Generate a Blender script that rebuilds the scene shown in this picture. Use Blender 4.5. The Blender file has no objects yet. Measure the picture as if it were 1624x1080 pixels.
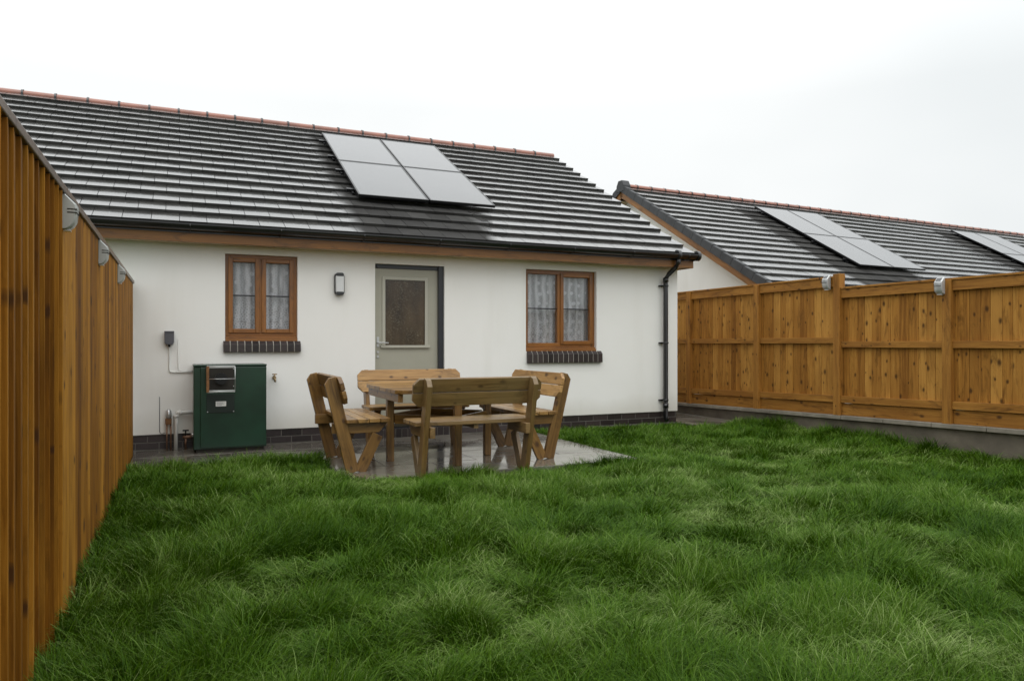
import bpy, math, random
import numpy as np
from mathutils import Vector, Matrix
random.seed(7)
C = bpy.context.scene.collection
sc = bpy.context.scene
PI = math.pi

# ------------------------------------------------------------------ materials
def new_mat(name):
    m = bpy.data.materials.new(name); m.use_nodes = True
    nt = m.node_tree; b = nt.nodes['Principled BSDF']
    return m, nt, b
def N(nt, kind, **kw):
    n = nt.nodes.new(kind)
    for k, v in kw.items():
        if k in n.inputs.keys(): n.inputs[k].default_value = v
        else: setattr(n, k, v)
    return n
def ramp(nt, src, stops, mode='LINEAR'):
    r = nt.nodes.new('ShaderNodeValToRGB'); r.color_ramp.interpolation = mode
    el = r.color_ramp.elements
    while len(el) < len(stops): el.new(0.5)
    for e, (p, c) in zip(el, stops):
        e.position = p; e.color = (*c, 1) if len(c) == 3 else c
    nt.links.new(src, r.inputs[0]); return r
def mixc(nt, fac, a, b, mode='MIX'):
    m = nt.nodes.new('ShaderNodeMix'); m.data_type = 'RGBA'; m.blend_type = mode
    for i, v in ((0, fac), (6, a), (7, b)):
        if hasattr(v, 'links') or isinstance(v, bpy.types.NodeSocket): nt.links.new(v, m.inputs[i])
        else: m.inputs[i].default_value = v if i == 0 else (*v, 1)
    return m.outputs[2]
def math_n(nt, op, a, b=0.0, c=None, clamp=False):
    m = nt.nodes.new('ShaderNodeMath'); m.operation = op; m.use_clamp = clamp
    for i, v in ((0, a), (1, b), (2, c)):
        if v is None: continue
        if isinstance(v, bpy.types.NodeSocket): nt.links.new(v, m.inputs[i])
        else: m.inputs[i].default_value = v
    return m.outputs[0]
def mapped(nt, src, scale=(1,1,1), loc=(0,0,0)):
    m = nt.nodes.new('ShaderNodeMapping'); m.inputs['Scale'].default_value = scale; m.inputs['Location'].default_value = loc
    nt.links.new(src, m.inputs['Vector']); return m.outputs[0]
def noise(nt, vec, scale, detail=4, rough=.55, dist=0):
    n = N(nt, 'ShaderNodeTexNoise', Scale=scale, Detail=detail, Roughness=rough, Distortion=dist)
    nt.links.new(vec, n.inputs['Vector']); return n.outputs['Fac']
def bump(nt, b, h, strength=.3, dist=.01):
    n = N(nt, 'ShaderNodeBump', Strength=strength, Distance=dist)
    nt.links.new(h, n.inputs['Height']); nt.links.new(n.outputs[0], b.inputs['Normal']); return n
def simple(name, col, rough=.5, metal=0, spec=.5, var=.15, vscale=6, bumps=0, coat=0):
    m, nt, b = new_mat(name)
    tc = N(nt, 'ShaderNodeTexCoord').outputs['Object']
    nz = noise(nt, tc, vscale, 5)
    lo = tuple(c*(1-var) for c in col); hi = tuple(min(1, c*(1+var)) for c in col)
    r = ramp(nt, nz, [(.3, lo), (.7, hi)])
    nt.links.new(r.outputs[0], b.inputs['Base Color'])
    rr = math_n(nt, 'MULTIPLY_ADD', nz, .3*rough, rough*.85)
    nt.links.new(rr, b.inputs['Roughness'])
    b.inputs['Metallic'].default_value = metal; b.inputs['Specular IOR Level'].default_value = spec
    b.inputs['Coat Weight'].default_value = coat; b.inputs['Coat Roughness'].default_value = .12
    if bumps:
        n2 = noise(nt, tc, 60, 4); bump(nt, b, n2, bumps, .004)
    return m

def wood(name, dark, mid, light, knot=(.055,.022,.006), knots=.5, rough=.4, coat=.25, isl=.35, weather=None, knot_scale=1.0, spec=.5, stain=.7):
    """Planks: grain follows the per-board attribute 'gc' (length, width, thickness)."""
    m, nt, b = new_mat(name)
    at = nt.nodes.new('ShaderNodeAttribute'); at.attribute_name = 'gc'
    v = at.outputs['Vector']
    geo = nt.nodes.new('ShaderNodeNewGeometry')
    isl_r = geo.outputs['Random Per Island']
    g1 = noise(nt, mapped(nt, v, (1.3, 24, 24)), 1.0, 6, .65, .8)
    g2 = noise(nt, mapped(nt, v, (4, 120, 120)), 1.0, 3, .6, .3)
    f = math_n(nt, 'MULTIPLY_ADD', g1, .75, math_n(nt, 'MULTIPLY', g2, .3))
    f = math_n(nt, 'MULTIPLY_ADD', math_n(nt, 'SUBTRACT', isl_r, .5), isl, f)
    r = ramp(nt, f, [(.32, dark), (.5, mid), (.72, light)])
    col = r.outputs[0]
    big = noise(nt, mapped(nt, v, (.9, 1.8, 1.8)), 1.0, 3)
    col = mixc(nt, ramp(nt, big, [(.45, (0,0,0)), (.7, (.6,.6,.6))]).outputs[0], col, dark)
    st = noise(nt, mapped(nt, v, (2.6, 11, 11)), 1.0, 6, .7, 1.2)
    col = mixc(nt, ramp(nt, st, [(.52, (0,0,0)), (.68, (stain,stain,stain))]).outputs[0], col, tuple(c*.42 for c in dark))
    # knots
    wob = noise(nt, mapped(nt, v, (9, 30, 30)), 1.0, 3)
    vk = mapped(nt, v, (5.2*knot_scale, 8.8*knot_scale, 3))
    va = nt.nodes.new('ShaderNodeVectorMath'); va.operation = 'ADD'
    nt.links.new(vk, va.inputs[0])
    sw = nt.nodes.new('ShaderNodeCombineXYZ'); nt.links.new(math_n(nt, 'MULTIPLY', wob, .16), sw.inputs[1]); nt.links.new(math_n(nt, 'MULTIPLY', wob, .1), sw.inputs[0])
    nt.links.new(sw.outputs[0], va.inputs[1])
    vo = N(nt, 'ShaderNodeTexVoronoi', Scale=1.0, Randomness=1.0); vo.voronoi_dimensions = '2D'
    nt.links.new(va.outputs[0], vo.inputs['Vector'])
    sep = nt.nodes.new('ShaderNodeSeparateColor'); nt.links.new(vo.outputs['Color'], sep.inputs[0])
    gate = math_n(nt, 'LESS_THAN', sep.outputs[0], knots)
    size = math_n(nt, 'MULTIPLY_ADD', sep.outputs[1], .12, .06)
    kd = math_n(nt, 'DIVIDE', vo.outputs['Distance'], size)
    kf = math_n(nt, 'MULTIPLY', math_n(nt, 'SMOOTH_MIN', math_n(nt, 'SUBTRACT', 1.35, kd, clamp=True), .9, .2), gate, clamp=True)
    col = mixc(nt, kf, col, knot)
    if weather:
        wv = noise(nt, N(nt, 'ShaderNodeTexCoord').outputs['Object'], 1.6, 5)
        col = mixc(nt, ramp(nt, wv, [(.40, (0,0,0)), (.65, (.6,.6,.6))]).outputs[0], col, weather)
    nt.links.new(col, b.inputs['Base Color'])
    rr = math_n(nt, 'MULTIPLY_ADD', g1, .35, rough-.12); nt.links.new(rr, b.inputs['Roughness']); b.inputs['Specular IOR Level'].default_value = spec
    b.inputs['Coat Weight'].default_value = coat; b.inputs['Coat Roughness'].default_value = .18
    bump(nt, b, math_n(nt, 'ADD', g2, g1), .35, .0025)
    return m

M = {}
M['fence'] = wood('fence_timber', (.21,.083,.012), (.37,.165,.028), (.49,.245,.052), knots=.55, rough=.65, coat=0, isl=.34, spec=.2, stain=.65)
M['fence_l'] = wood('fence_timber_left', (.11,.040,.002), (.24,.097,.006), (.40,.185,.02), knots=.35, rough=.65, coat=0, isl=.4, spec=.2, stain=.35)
M['rail'] = wood('rail_timber', (.22,.088,.014), (.35,.158,.028), (.46,.23,.05), knots=.35, rough=.6, coat=0, isl=.25, spec=.25)
M['cap'] = wood('capping_timber', (.10,.065,.04), (.15,.10,.065), (.2,.14,.095), knots=.05, rough=.4, coat=.2, isl=.2)
M['bench'] = wood('bench_timber', (.11,.052,.010), (.225,.117,.026), (.35,.20,.056), knots=.4, rough=.4, coat=.28, isl=.35)
M['bench_pale'] = wood('bench_timber_pale', (.28,.145,.042), (.42,.24,.080), (.53,.33,.125), knots=.45, rough=.42, coat=.18, isl=.2)
M['bench_wet'] = wood('bench_timber_weathered', (.12,.066,.020), (.21,.122,.040), (.31,.195,.078), knots=.35, rough=.4, coat=.3, isl=.25, weather=(.15,.108,.045))
M['oak'] = wood('golden_oak_foil', (.16,.056,.006), (.25,.092,.011), (.33,.13,.02), knots=0.0, rough=.4, coat=.25, isl=.1)
M['fascia'] = wood('fascia_board', (.16,.062,.008), (.24,.098,.014), (.31,.135,.022), knots=0.0, rough=.45, coat=.15, isl=.1)

def mat_render():
    m, nt, b = new_mat('white_render')
    tc = N(nt, 'ShaderNodeTexCoord').outputs['Object']
    a = noise(nt, tc, .7, 5, .6); s = noise(nt, mapped(nt, tc, (3, 3, .35)), 1.0, 5, .6)
    c = ramp(nt, a, [(.3, (.825,.82,.785)), (.7, (.875,.87,.84))]).outputs[0]
    c = mixc(nt, ramp(nt, s, [(.55, (0,0,0)), (.85, (.3,.3,.3))]).outputs[0], c, (.68,.665,.60))
    sp = N(nt, 'ShaderNodeSeparateXYZ'); nt.links.new(tc, sp.inputs[0])
    low = ramp(nt, math_n(nt, 'MULTIPLY_ADD', a, .35, sp.outputs[2]), [(.28, (.55,.55,.55)), (.62, (0,0,0))]).outputs[0]
    c = mixc(nt, low, c, (.50,.47,.38))
    nt.links.new(c, b.inputs['Base Color']); b.inputs['Roughness'].default_value = .8
    f = noise(nt, tc, 130, 3); f2 = noise(nt, tc, 14, 3)
    bump(nt, b, math_n(nt, 'MULTIPLY_ADD', f2, .5, f), .25, .003)
    return m
M['render'] = mat_render()

def mat_tile(name, dry_boxes=()):
    m, nt, b = new_mat(name)
    tc = N(nt, 'ShaderNodeTexCoord').outputs['Object']
    isl = nt.nodes.new('ShaderNodeNewGeometry').outputs['Random Per Island']
    nz = noise(nt, tc, 3.0, 6, .65); fine = noise(nt, tc, 90, 4, .7)
    f = math_n(nt, 'MULTIPLY_ADD', isl, .3, math_n(nt, 'MULTIPLY', nz, .7))
    col = ramp(nt, f, [(.3, (.028,.027,.026)), (.6, (.05,.049,.047)), (.85, (.08,.078,.072))]).outputs[0]
    wet = nz
    w = math_n(nt, 'MULTIPLY_ADD', wet, .2, .12)
    sp = N(nt, 'ShaderNodeSeparateXYZ'); nt.links.new(tc, sp.inputs[0])
    ed = noise(nt, mapped(nt, tc, (2.5, 2.5, 2.5)), 1.0, 4)
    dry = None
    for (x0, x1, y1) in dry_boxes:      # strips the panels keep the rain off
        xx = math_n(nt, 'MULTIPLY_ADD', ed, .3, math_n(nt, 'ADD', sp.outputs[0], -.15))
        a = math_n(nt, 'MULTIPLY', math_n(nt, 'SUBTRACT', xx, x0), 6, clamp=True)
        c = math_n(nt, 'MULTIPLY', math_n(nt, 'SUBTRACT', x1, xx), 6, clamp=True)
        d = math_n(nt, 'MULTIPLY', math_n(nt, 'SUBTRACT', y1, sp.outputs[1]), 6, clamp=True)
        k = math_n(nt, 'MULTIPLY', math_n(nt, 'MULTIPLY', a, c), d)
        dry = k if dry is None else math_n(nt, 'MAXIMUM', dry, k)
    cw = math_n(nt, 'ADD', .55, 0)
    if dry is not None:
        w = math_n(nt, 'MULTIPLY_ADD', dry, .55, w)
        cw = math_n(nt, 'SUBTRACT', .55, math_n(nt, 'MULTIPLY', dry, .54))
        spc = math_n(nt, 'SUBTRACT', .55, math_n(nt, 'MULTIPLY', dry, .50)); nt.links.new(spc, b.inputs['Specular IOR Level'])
    nt.links.new(w, b.inputs['Roughness']); nt.links.new(cw, b.inputs['Coat Weight'])
    b.inputs['Coat Roughness'].default_value = .1; b.inputs['Coat IOR'].default_value = 1.45
    nt.links.new(col, b.inputs['Base Color'])
    bump(nt, b, fine, .12, .002)
    return m

def mat_brick(name, c1, c2):
    m, nt, b = new_mat(name)
    tc = N(nt, 'ShaderNodeTexCoord').outputs['Object']
    isl = nt.nodes.new('ShaderNodeNewGeometry').outputs['Random Per Island']
    nz = noise(nt, tc, 25, 5, .65)
    f = math_n(nt, 'MULTIPLY_ADD', isl, .5, math_n(nt, 'MULTIPLY', nz, .5))
    nt.links.new(ramp(nt, f, [(.2, c1), (.8, c2)]).outputs[0], b.inputs['Base Color'])
    b.inputs['Roughness'].default_value = .38
    bump(nt, b, nz, .4, .004); return m
M['brick'] = mat_brick('dark_brick', (.014,.010,.010), (.045,.033,.032))
M['mortar_pale'] = simple('pale_mortar', (.34,.32,.28), .8)
M['mortar'] = simple('mortar', (.13,.12,.105), .85, bumps=.4)

def mat_slab():
    m, nt, b = new_mat('wet_paving')
    tc = N(nt, 'ShaderNodeTexCoord').outputs['Object']
    isl = nt.nodes.new('ShaderNodeNewGeometry').outputs['Random Per Island']
    a = noise(nt, tc, 2.2, 6, .6); c = noise(nt, tc, 40, 4, .6); p = noise(nt, tc, 1.3, 3, .5, .4)
    f = math_n(nt, 'MULTIPLY_ADD', isl, .25, math_n(nt, 'MULTIPLY_ADD', a, .55, math_n(nt, 'MULTIPLY', c, .2)))
    nt.links.new(ramp(nt, f, [(.25, (.095,.083,.065)), (.55, (.16,.145,.12)), (.8, (.24,.22,.185))]).outputs[0], b.inputs['Base Color'])
    pud = ramp(nt, p, [(.40, (.04,.04,.04)), (.56, (.36,.36,.36))]).outputs[0]
    nt.links.new(pud, b.inputs['Roughness'])
    b.inputs['Coat Weight'].default_value = .75; b.inputs['Coat Roughness'].default_value = .06; b.inputs['Coat IOR'].default_value = 1.33
    n = N(nt, 'ShaderNodeBump', Distance=.002); nt.links.new(c, n.inputs['Height'])
    st = math_n(nt, 'MULTIPLY', pud, .8); nt.links.new(st, n.inputs['Strength'])
    nt.links.new(n.outputs[0], b.inputs['Normal'])
    return m
M['slab'] = mat_slab()
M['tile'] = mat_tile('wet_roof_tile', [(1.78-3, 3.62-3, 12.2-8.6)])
M['ridge'] = simple('terracotta_ridge', (.27,.095,.058), .4, var=.3, vscale=4, bumps=.2, coat=.4)
M['black_pl'] = simple('black_plastic', (.010,.010,.011), .3, spec=.5, var=.2, coat=.3)
M['verge'] = simple('grey_verge', (.055,.057,.06), .6, var=.2, spec=.3)
M['soffit'] = simple('soffit_cream', (.42,.33,.19), .5)
M['door'] = simple('grey_green_door', (.36,.35,.28), .42, var=.03, coat=.15)
M['door_trim'] = simple('door_trim', (.42,.41,.34), .4, var=.03, coat=.2)
M['anthracite'] = simple('anthracite_frame', (.022,.024,.03), .35, var=.1)
M['silver'] = simple('brushed_silver', (.55,.56,.56), .32, metal=.75, var=.08)
M['pale_grey'] = simple('pale_grey_shell', (.36,.375,.36), .38, var=.06, coat=.3)
M['pale_silver'] = simple('pale_silver_shell', (.50,.51,.51), .3, metal=.35, var=.08)
M['white_pl'] = simple('white_plastic', (.72,.72,.69), .35, var=.05)
M['opal'] = simple('opal_diffuser', (.62,.63,.63), .3, var=.05, coat=.4)
M['green'] = simple('boiler_green', (.004,.030,.014), .4, var=.4, vscale=3, coat=.35)
M['grey_box'] = simple('grey_plastic', (.085,.087,.10), .45, var=.1)
M['brass'] = simple('dull_brass', (.30,.22,.12), .45, metal=.8, var=.3)
M['copper'] = simple('copper_pipe', (.24,.14,.09), .5, metal=.6, var=.4, vscale=30)
M['green_dark'] = simple('dark_green_plate', (.006,.014,.010), .45, var=.3)
M['rust'] = simple('rusty_steel', (.20,.095,.035), .7, metal=.2, var=.4, vscale=30)
M['dark'] = simple('dark_cavity', (.02,.017,.012), .7)
M['wallbase'] = simple('damp_blockwork', (.145,.122,.092), .7, var=.3, vscale=5, bumps=.5)
M['coping'] = simple('concrete_coping', (.23,.205,.165), .6, var=.25, vscale=5, bumps=.3)
M['joint_shade'] = simple('tile_joint_shade', (.02,.02,.02), .9, spec=.1)  # matt near-black, painted shade for the slots between roof tiles
M['soil'] = simple('turf_soil', (.022,.035,.010), .9, var=.5, vscale=9, bumps=.5)
M['ground'] = simple('field_ground', (.05,.07,.025), .9, var=.3, vscale=.5)
M['frame_blk'] = simple('black_aluminium', (.014,.014,.015), .3, var=.1, metal=.3)
M['room'] = simple('room_lining', (.30,.25,.19), .8)

def mat_pv():
    m, nt, b = new_mat('solar_glass')
    tc = N(nt, 'ShaderNodeTexCoord').outputs['Object']
    nz = noise(nt, tc, 1.5, 4)
    nt.links.new(ramp(nt, nz, [(.3, (.010,.011,.014)), (.7, (.02,.021,.025))]).outputs[0], b.inputs['Base Color'])
    b.inputs['Roughness'].default_value = .26; b.inputs['Specular IOR Level'].default_value = .42
    b.inputs['Coat Weight'].default_value = .72; b.inputs['Coat Roughness'].default_value = .14; b.inputs['Coat IOR'].default_value = 1.5
    bump(nt, b, noise(nt, tc, 45, 3), .06, .003); return m
M['pv'] = mat_pv()
def mat_glass(name, rough=0.0, tint=(1,1,1)):
    m, nt, b = new_mat(name); nt.nodes.remove(b)
    out = [n for n in nt.nodes if n.type == 'OUTPUT_MATERIAL'][0]
    t = N(nt, 'ShaderNodeBsdfTransparent'); t.inputs[0].default_value = (*tint, 1)
    g = N(nt, 'ShaderNodeBsdfGlossy', Roughness=rough+.02)
    fr = N(nt, 'ShaderNodeFresnel', IOR=1.5)
    f = math_n(nt, 'MULTIPLY', fr.outputs[0], .9, clamp=True)
    mx = N(nt, 'ShaderNodeMixShader'); nt.links.new(f, mx.inputs[0]); nt.links.new(t.outputs[0], mx.inputs[1]); nt.links.new(g.outputs[0], mx.inputs[2])
    nt.links.new(mx.outputs[0], out.inputs[0])
    tc = N(nt, 'ShaderNodeTexCoord').outputs['Object']
    n = N(nt, 'ShaderNodeBump', Strength=.05, Distance=.01); nt.links.new(noise(nt, tc, 3, 2), n.inputs['Height'])
    nt.links.new(n.outputs[0], g.inputs['Normal']); nt.links.new(n.outputs[0], fr.inputs['Normal'])
    return m
M['glass'] = mat_glass('window_glass')
def mat_obscure():
    m, nt, b = new_mat('obscured_glass')
    tc = N(nt, 'ShaderNodeTexCoord').outputs['Object']
    v = mapped(nt, tc, (7, 7, 2.5)); st = noise(nt, v, 1.0, 4)
    sp = noise(nt, tc, 55, 4, .7); big = noise(nt, tc, 3.0, 4)
    c = ramp(nt, st, [(.3, (.030,.018,.007)), (.7, (.075,.048,.022))]).outputs[0]  # brown mottle and pale flecks paint reflected fence and trees into the glass colour
    fl = math_n(nt, 'MULTIPLY', ramp(nt, sp, [(.52, (0,0,0)), (.66, (1,1,1))]).outputs[0], ramp(nt, big, [(.35, (0,0,0)), (.6, (.8,.8,.8))]).outputs[0])
    c = mixc(nt, fl, c, (.17,.15,.10))
    nt.links.new(c, b.inputs['Base Color']); b.inputs['Roughness'].default_value = .12
    bump(nt, b, sp, .35, .004); return m
M['obscure'] = mat_obscure()
def mat_lace():
    m, nt, b = new_mat('lace_net')
    out = [n for n in nt.nodes if n.type == 'OUTPUT_MATERIAL'][0]
    tc = N(nt, 'ShaderNodeTexCoord').outputs['Object']
    sp = N(nt, 'ShaderNodeSeparateXYZ'); nt.links.new(tc, sp.inputs[0])
    cx = N(nt, 'ShaderNodeCombineXYZ'); nt.links.new(sp.outputs[0], cx.inputs[0]); nt.links.new(sp.outputs[2], cx.inputs[1])
    v1 = N(nt, 'ShaderNodeTexVoronoi', Scale=8.0, Randomness=.35); v1.voronoi_dimensions = '2D'; nt.links.new(cx.outputs[0], v1.inputs['Vector'])
    v2 = N(nt, 'ShaderNodeTexVoronoi', Scale=26.0, Randomness=.5); v2.voronoi_dimensions = '2D'; nt.links.new(cx.outputs[0], v2.inputs['Vector'])
    dots = ramp(nt, v1.outputs['Distance'], [(.18, (1,1,1)), (.26, (0,0,0))]).outputs[0]
    rings = ramp(nt, v2.outputs['Distance'], [(.2, (0,0,0)), (.32, (1,1,1)), (.45, (1,1,1)), (.6, (0,0,0))]).outputs[0]
    hem = ramp(nt, math_n(nt, 'SUBTRACT', sp.outputs[2], 0), [(.15, (1,1,1)), (.55, (.3,.3,.3))]).outputs[0]
    wv = N(nt, 'ShaderNodeTexWave', Scale=3.2, Distortion=4.0, Detail=2.0); wv.bands_direction = 'X'; nt.links.new(tc, wv.inputs['Vector'])
    base = math_n(nt, 'MULTIPLY_ADD', wv.outputs['Fac'], .36, .42)
    a = math_n(nt, 'MULTIPLY_ADD', math_n(nt, 'MULTIPLY', rings, hem), .36, base)
    a = math_n(nt, 'MAXIMUM', a, math_n(nt, 'MULTIPLY', dots, .8))
    nt.links.new(a, b.inputs['Alpha']); b.inputs['Base Color'].default_value = (.88,.90,.94,1); b.inputs['Roughness'].default_value = .9
    return m
M['lace'] = mat_lace()
def mat_grass():
    m, nt, b = new_mat('long_grass')
    out = [n for n in nt.nodes if n.type == 'OUTPUT_MATERIAL'][0]
    at = nt.nodes.new('ShaderNodeAttribute'); at.attribute_name = 'tint'
    tc = N(nt, 'ShaderNodeTexCoord').outputs['Object']
    f = math_n(nt, 'MULTIPLY_ADD', noise(nt, tc, .9, 4), .45, math_n(nt, 'MULTIPLY', at.outputs['Fac'], .62))
    c = ramp(nt, f, [(.15, (.006,.026,.0004)), (.42, (.028,.080,.0008)), (.68, (.070,.148,.003)), (.96, (.27,.34,.13))]).outputs[0]
    nt.links.new(c, b.inputs['Base Color']); b.inputs['Roughness'].default_value = .5
    b.inputs['Specular IOR Level'].default_value = .12
    tr = N(nt, 'ShaderNodeBsdfTranslucent'); nt.links.new(c, tr.inputs[0])
    mx = N(nt, 'ShaderNodeMixShader'); mx.inputs[0].default_value = .15
    nt.links.new(b.outputs[0], mx.inputs[1]); nt.links.new(tr.outputs[0], mx.inputs[2]); nt.links.new(mx.outputs[0], out.inputs[0])
    return m
M['grass'] = mat_grass()

# ------------------------------------------------------------------ mesh helpers
class MB:
    def __init__(s): s.v = []; s.f = []; s.g = []; s.sm = []
    def _off(s): return (random.uniform(-20, 20), random.uniform(-20, 20), random.uniform(-5, 5))
    def poly(s, pts, gc=None):
        n = len(s.v); s.v += [tuple(p) for p in pts]; s.g += gc or [tuple(p) for p in pts]; s.f.append(tuple(range(n, n+len(pts)))); s.sm.append(False)
    def prism(s, o, U, V, W, pts, thick):
        """outline pts in (U,V) from origin o, extruded +-thick/2 along W; grain along U"""
        o, U, V, W = Vector(o), Vector(U).normalized(), Vector(V).normalized(), Vector(W).normalized()
        if U.cross(V).dot(W) < 0: pts = pts[::-1]
        n = len(s.v); k = len(pts); of = s._off()
        for sg in (-.5, .5):
            for (a, b) in pts:
                s.v.append(tuple(o+U*a+V*b+W*(sg*thick))); s.g.append((a+of[0], b+of[1], sg*thick+of[2]))
        s.f.append(tuple(n+i for i in range(k))[::-1]); s.f.append(tuple(n+k+i for i in range(k)))
        for i in range(k):
            j = (i+1) % k; s.f.append((n+i, n+j, n+k+j, n+k+i))
        s.sm += [False]*(k+2)
    def box(s, x0, x1, y0, y1, z0, z1, grain=None):
        c = Vector(((x0+x1)/2, (y0+y1)/2, (z0+z1)/2)); d = [x1-x0, y1-y0, z1-z0]
        if grain is None: grain = d.index(max(d))
        ax = [Vector((1,0,0)), Vector((0,1,0)), Vector((0,0,1))]
        o = [i for i in range(3) if i != grain]
        if d[o[0]] < d[o[1]]: o = o[::-1]
        a, b = d[grain]/2, d[o[0]]/2
        s.prism(c, ax[grain], ax[o[0]], ax[o[1]], [(-a,-b),(a,-b),(a,b),(-a,b)], d[o[1]])
        return s
    def beam(s, p, q, wdir, width, thick, ch0=0, ch1=0):
        """board from p to q, wide along wdir"""
        p, q = Vector(p), Vector(q); U = (q-p).normalized(); W = U.cross(Vector(wdir)).normalized(); V = W.cross(U)
        L = (q-p).length; h = width/2
        pts = [(0,-h),(L-ch1,-h),(L,-h+ch1)] if ch1 else [(0,-h),(L,-h)]
        pts += [(L,h)]; pts += [(0,h)]
        s.prism(p, U, V, W, pts, thick); return s
    def tube(s, pts, r, n=12, caps=True):
        pts = [Vector(p) for p in pts]; base = len(s.v); k = len(pts); rr = r if isinstance(r, (list, tuple)) else [r]*k
        for i, p in enumerate(pts):
            d = (pts[min(i+1,k-1)]-pts[max(i-1,0)]).normalized()
            a = d.cross(Vector((0,0,1)) if abs(d.z) < .9 else Vector((1,0,0))).normalized(); b = d.cross(a)
            for j in range(n):
                t = 2*PI*j/n; q = p+(a*math.cos(t)+b*math.sin(t))*rr[i]; s.v.append(tuple(q)); s.g.append(tuple(q))
        for i in range(k-1):
            for j in range(n):
                s.f.append((base+i*n+j, base+i*n+(j+1)%n, base+(i+1)*n+(j+1)%n, base+(i+1)*n+j)); s.sm.append(True)
        if caps:
            s.f.append(tuple(base+j for j in range(n))[::-1]); s.f.append(tuple(base+(k-1)*n+j for j in range(n))); s.sm += [False, False]
        return s
    def build(s, name, mat, parent=None, bevel=0, seg=2, mw=None):
        me = bpy.data.meshes.new(name); me.from_pydata(s.v, [], s.f); me.update()
        a = me.attributes.new('gc', 'FLOAT_VECTOR', 'POINT'); a.data.foreach_set('vector', np.array(s.g, dtype=np.float32).ravel())
        me.polygons.foreach_set('use_smooth', s.sm); me.materials.append(mat)
        o = bpy.data.objects.new(name, me); C.objects.link(o)
        if parent: o.parent = parent
        if bevel:
            b = o.modifiers.new('edge', 'BEVEL'); b.width = bevel; b.segments = seg; b.limit_method = 'ANGLE'; b.angle_limit = .6
        return o
def tag(o, label=None, cat=None, group=None, kind=None):
    for k, v in (('label', label), ('category', cat), ('group', group), ('kind', kind)):
        if v: o[k] = v
    return o
def thing(name, label, cat, loc=(0,0,0), rz=0, group=None):
    o = bpy.data.objects.new(name, None); C.objects.link(o); o.location = loc; o.rotation_euler = (0,0,rz); o.empty_display_size = .1
    return tag(o, label, cat, group)
def mbox(*a, **k): return MB().box(*a, **k)

# ------------------------------------------------------------------ smooth value noise
def vn(x, y, scale, seed):
    rs = np.random.RandomState(seed); g = rs.rand(128, 128)
    X = x/scale+37.3; Y = y/scale+51.7; xi = np.floor(X).astype(int); yi = np.floor(Y).astype(int)
    fx = X-xi; fy = Y-yi; fx = fx*fx*(3-2*fx); fy = fy*fy*(3-2*fy)
    G = lambda a, b: g[a % 128, b % 128]
    return (G(xi,yi)*(1-fx)+G(xi+1,yi)*fx)*(1-fy)+(G(xi,yi+1)*(1-fx)+G(xi+1,yi+1)*fx)*fy
def lawn_z(x, y):
    return -.05+.05*(vn(x, y, 1.1, 3)-.5)+.025*(vn(x, y, .4, 4)-.5)

D = 8.6          # distance of the house front
PX0, PX1, PY0 = 1.27, 4.10, 6.03     # patio
SY = 7.5         # strip of paving left of the patio
FX = 7.5         # plane of the right fence

# ------------------------------------------------------------------ ground
g = MB(); g.poly([(-300,-300,-.12),(300,-300,-.12),(300,300,-.12),(-300,300,-.12)]); tag(g.build('ground', M['ground']), kind='structure')
nx, ny = 80, 100
xs = np.linspace(-.47, 7.47, nx); ys = np.linspace(-3, 8.66, ny)
XX, YY = np.meshgrid(xs, ys); ZZ = lawn_z(XX, YY)
l = MB(); l.v = [tuple(p) for p in np.stack([XX.ravel(), YY.ravel(), ZZ.ravel()], 1)]; l.g = l.v
l.f = [(j*nx+i, j*nx+i+1, (j+1)*nx+i+1, (j+1)*nx+i) for j in range(ny-1) for i in range(nx-1)]; l.sm = [True]*len(l.f)
tag(l.build('lawn_soil', M['soil']), kind='structure')

def paving(name, rects):
    p = MB(); base = MB()
    for (x0, x1, y0, y1, sx, sy) in rects:
        y = y0; row = 0
        while y < y1-.02:
            ye = min(y+sy, y1); x = x0-(sx/2 if row % 2 else 0)
            while x < x1-.02:
                a, b = max(x, x0), min(x+sx, x1)
                if b-a > .03:
                    dz = random.uniform(-.0015, .0015)
                    p.box(a+.004, b-.004, y+.004, ye-.004, -.05, dz)
                x += sx
            y = ye; row += 1
        base.box(x0-.004, x1+.004, y0-.004, y1+.004, -.075, -.008)
    o = p.build(name, M['slab'], bevel=.002, seg=1); tag(o, kind='structure')
    j = base.build('paving_joints', M['mortar'], o)
paving('patio', [(PX0, PX1, PY0, SY-.004, .9, .6), (-.42, PX1, SY+.004, D+.02, .9, .56)])
paving('side_path', [(6.5, 7.4, 8.12, 13.0, .9, .6)])

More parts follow.
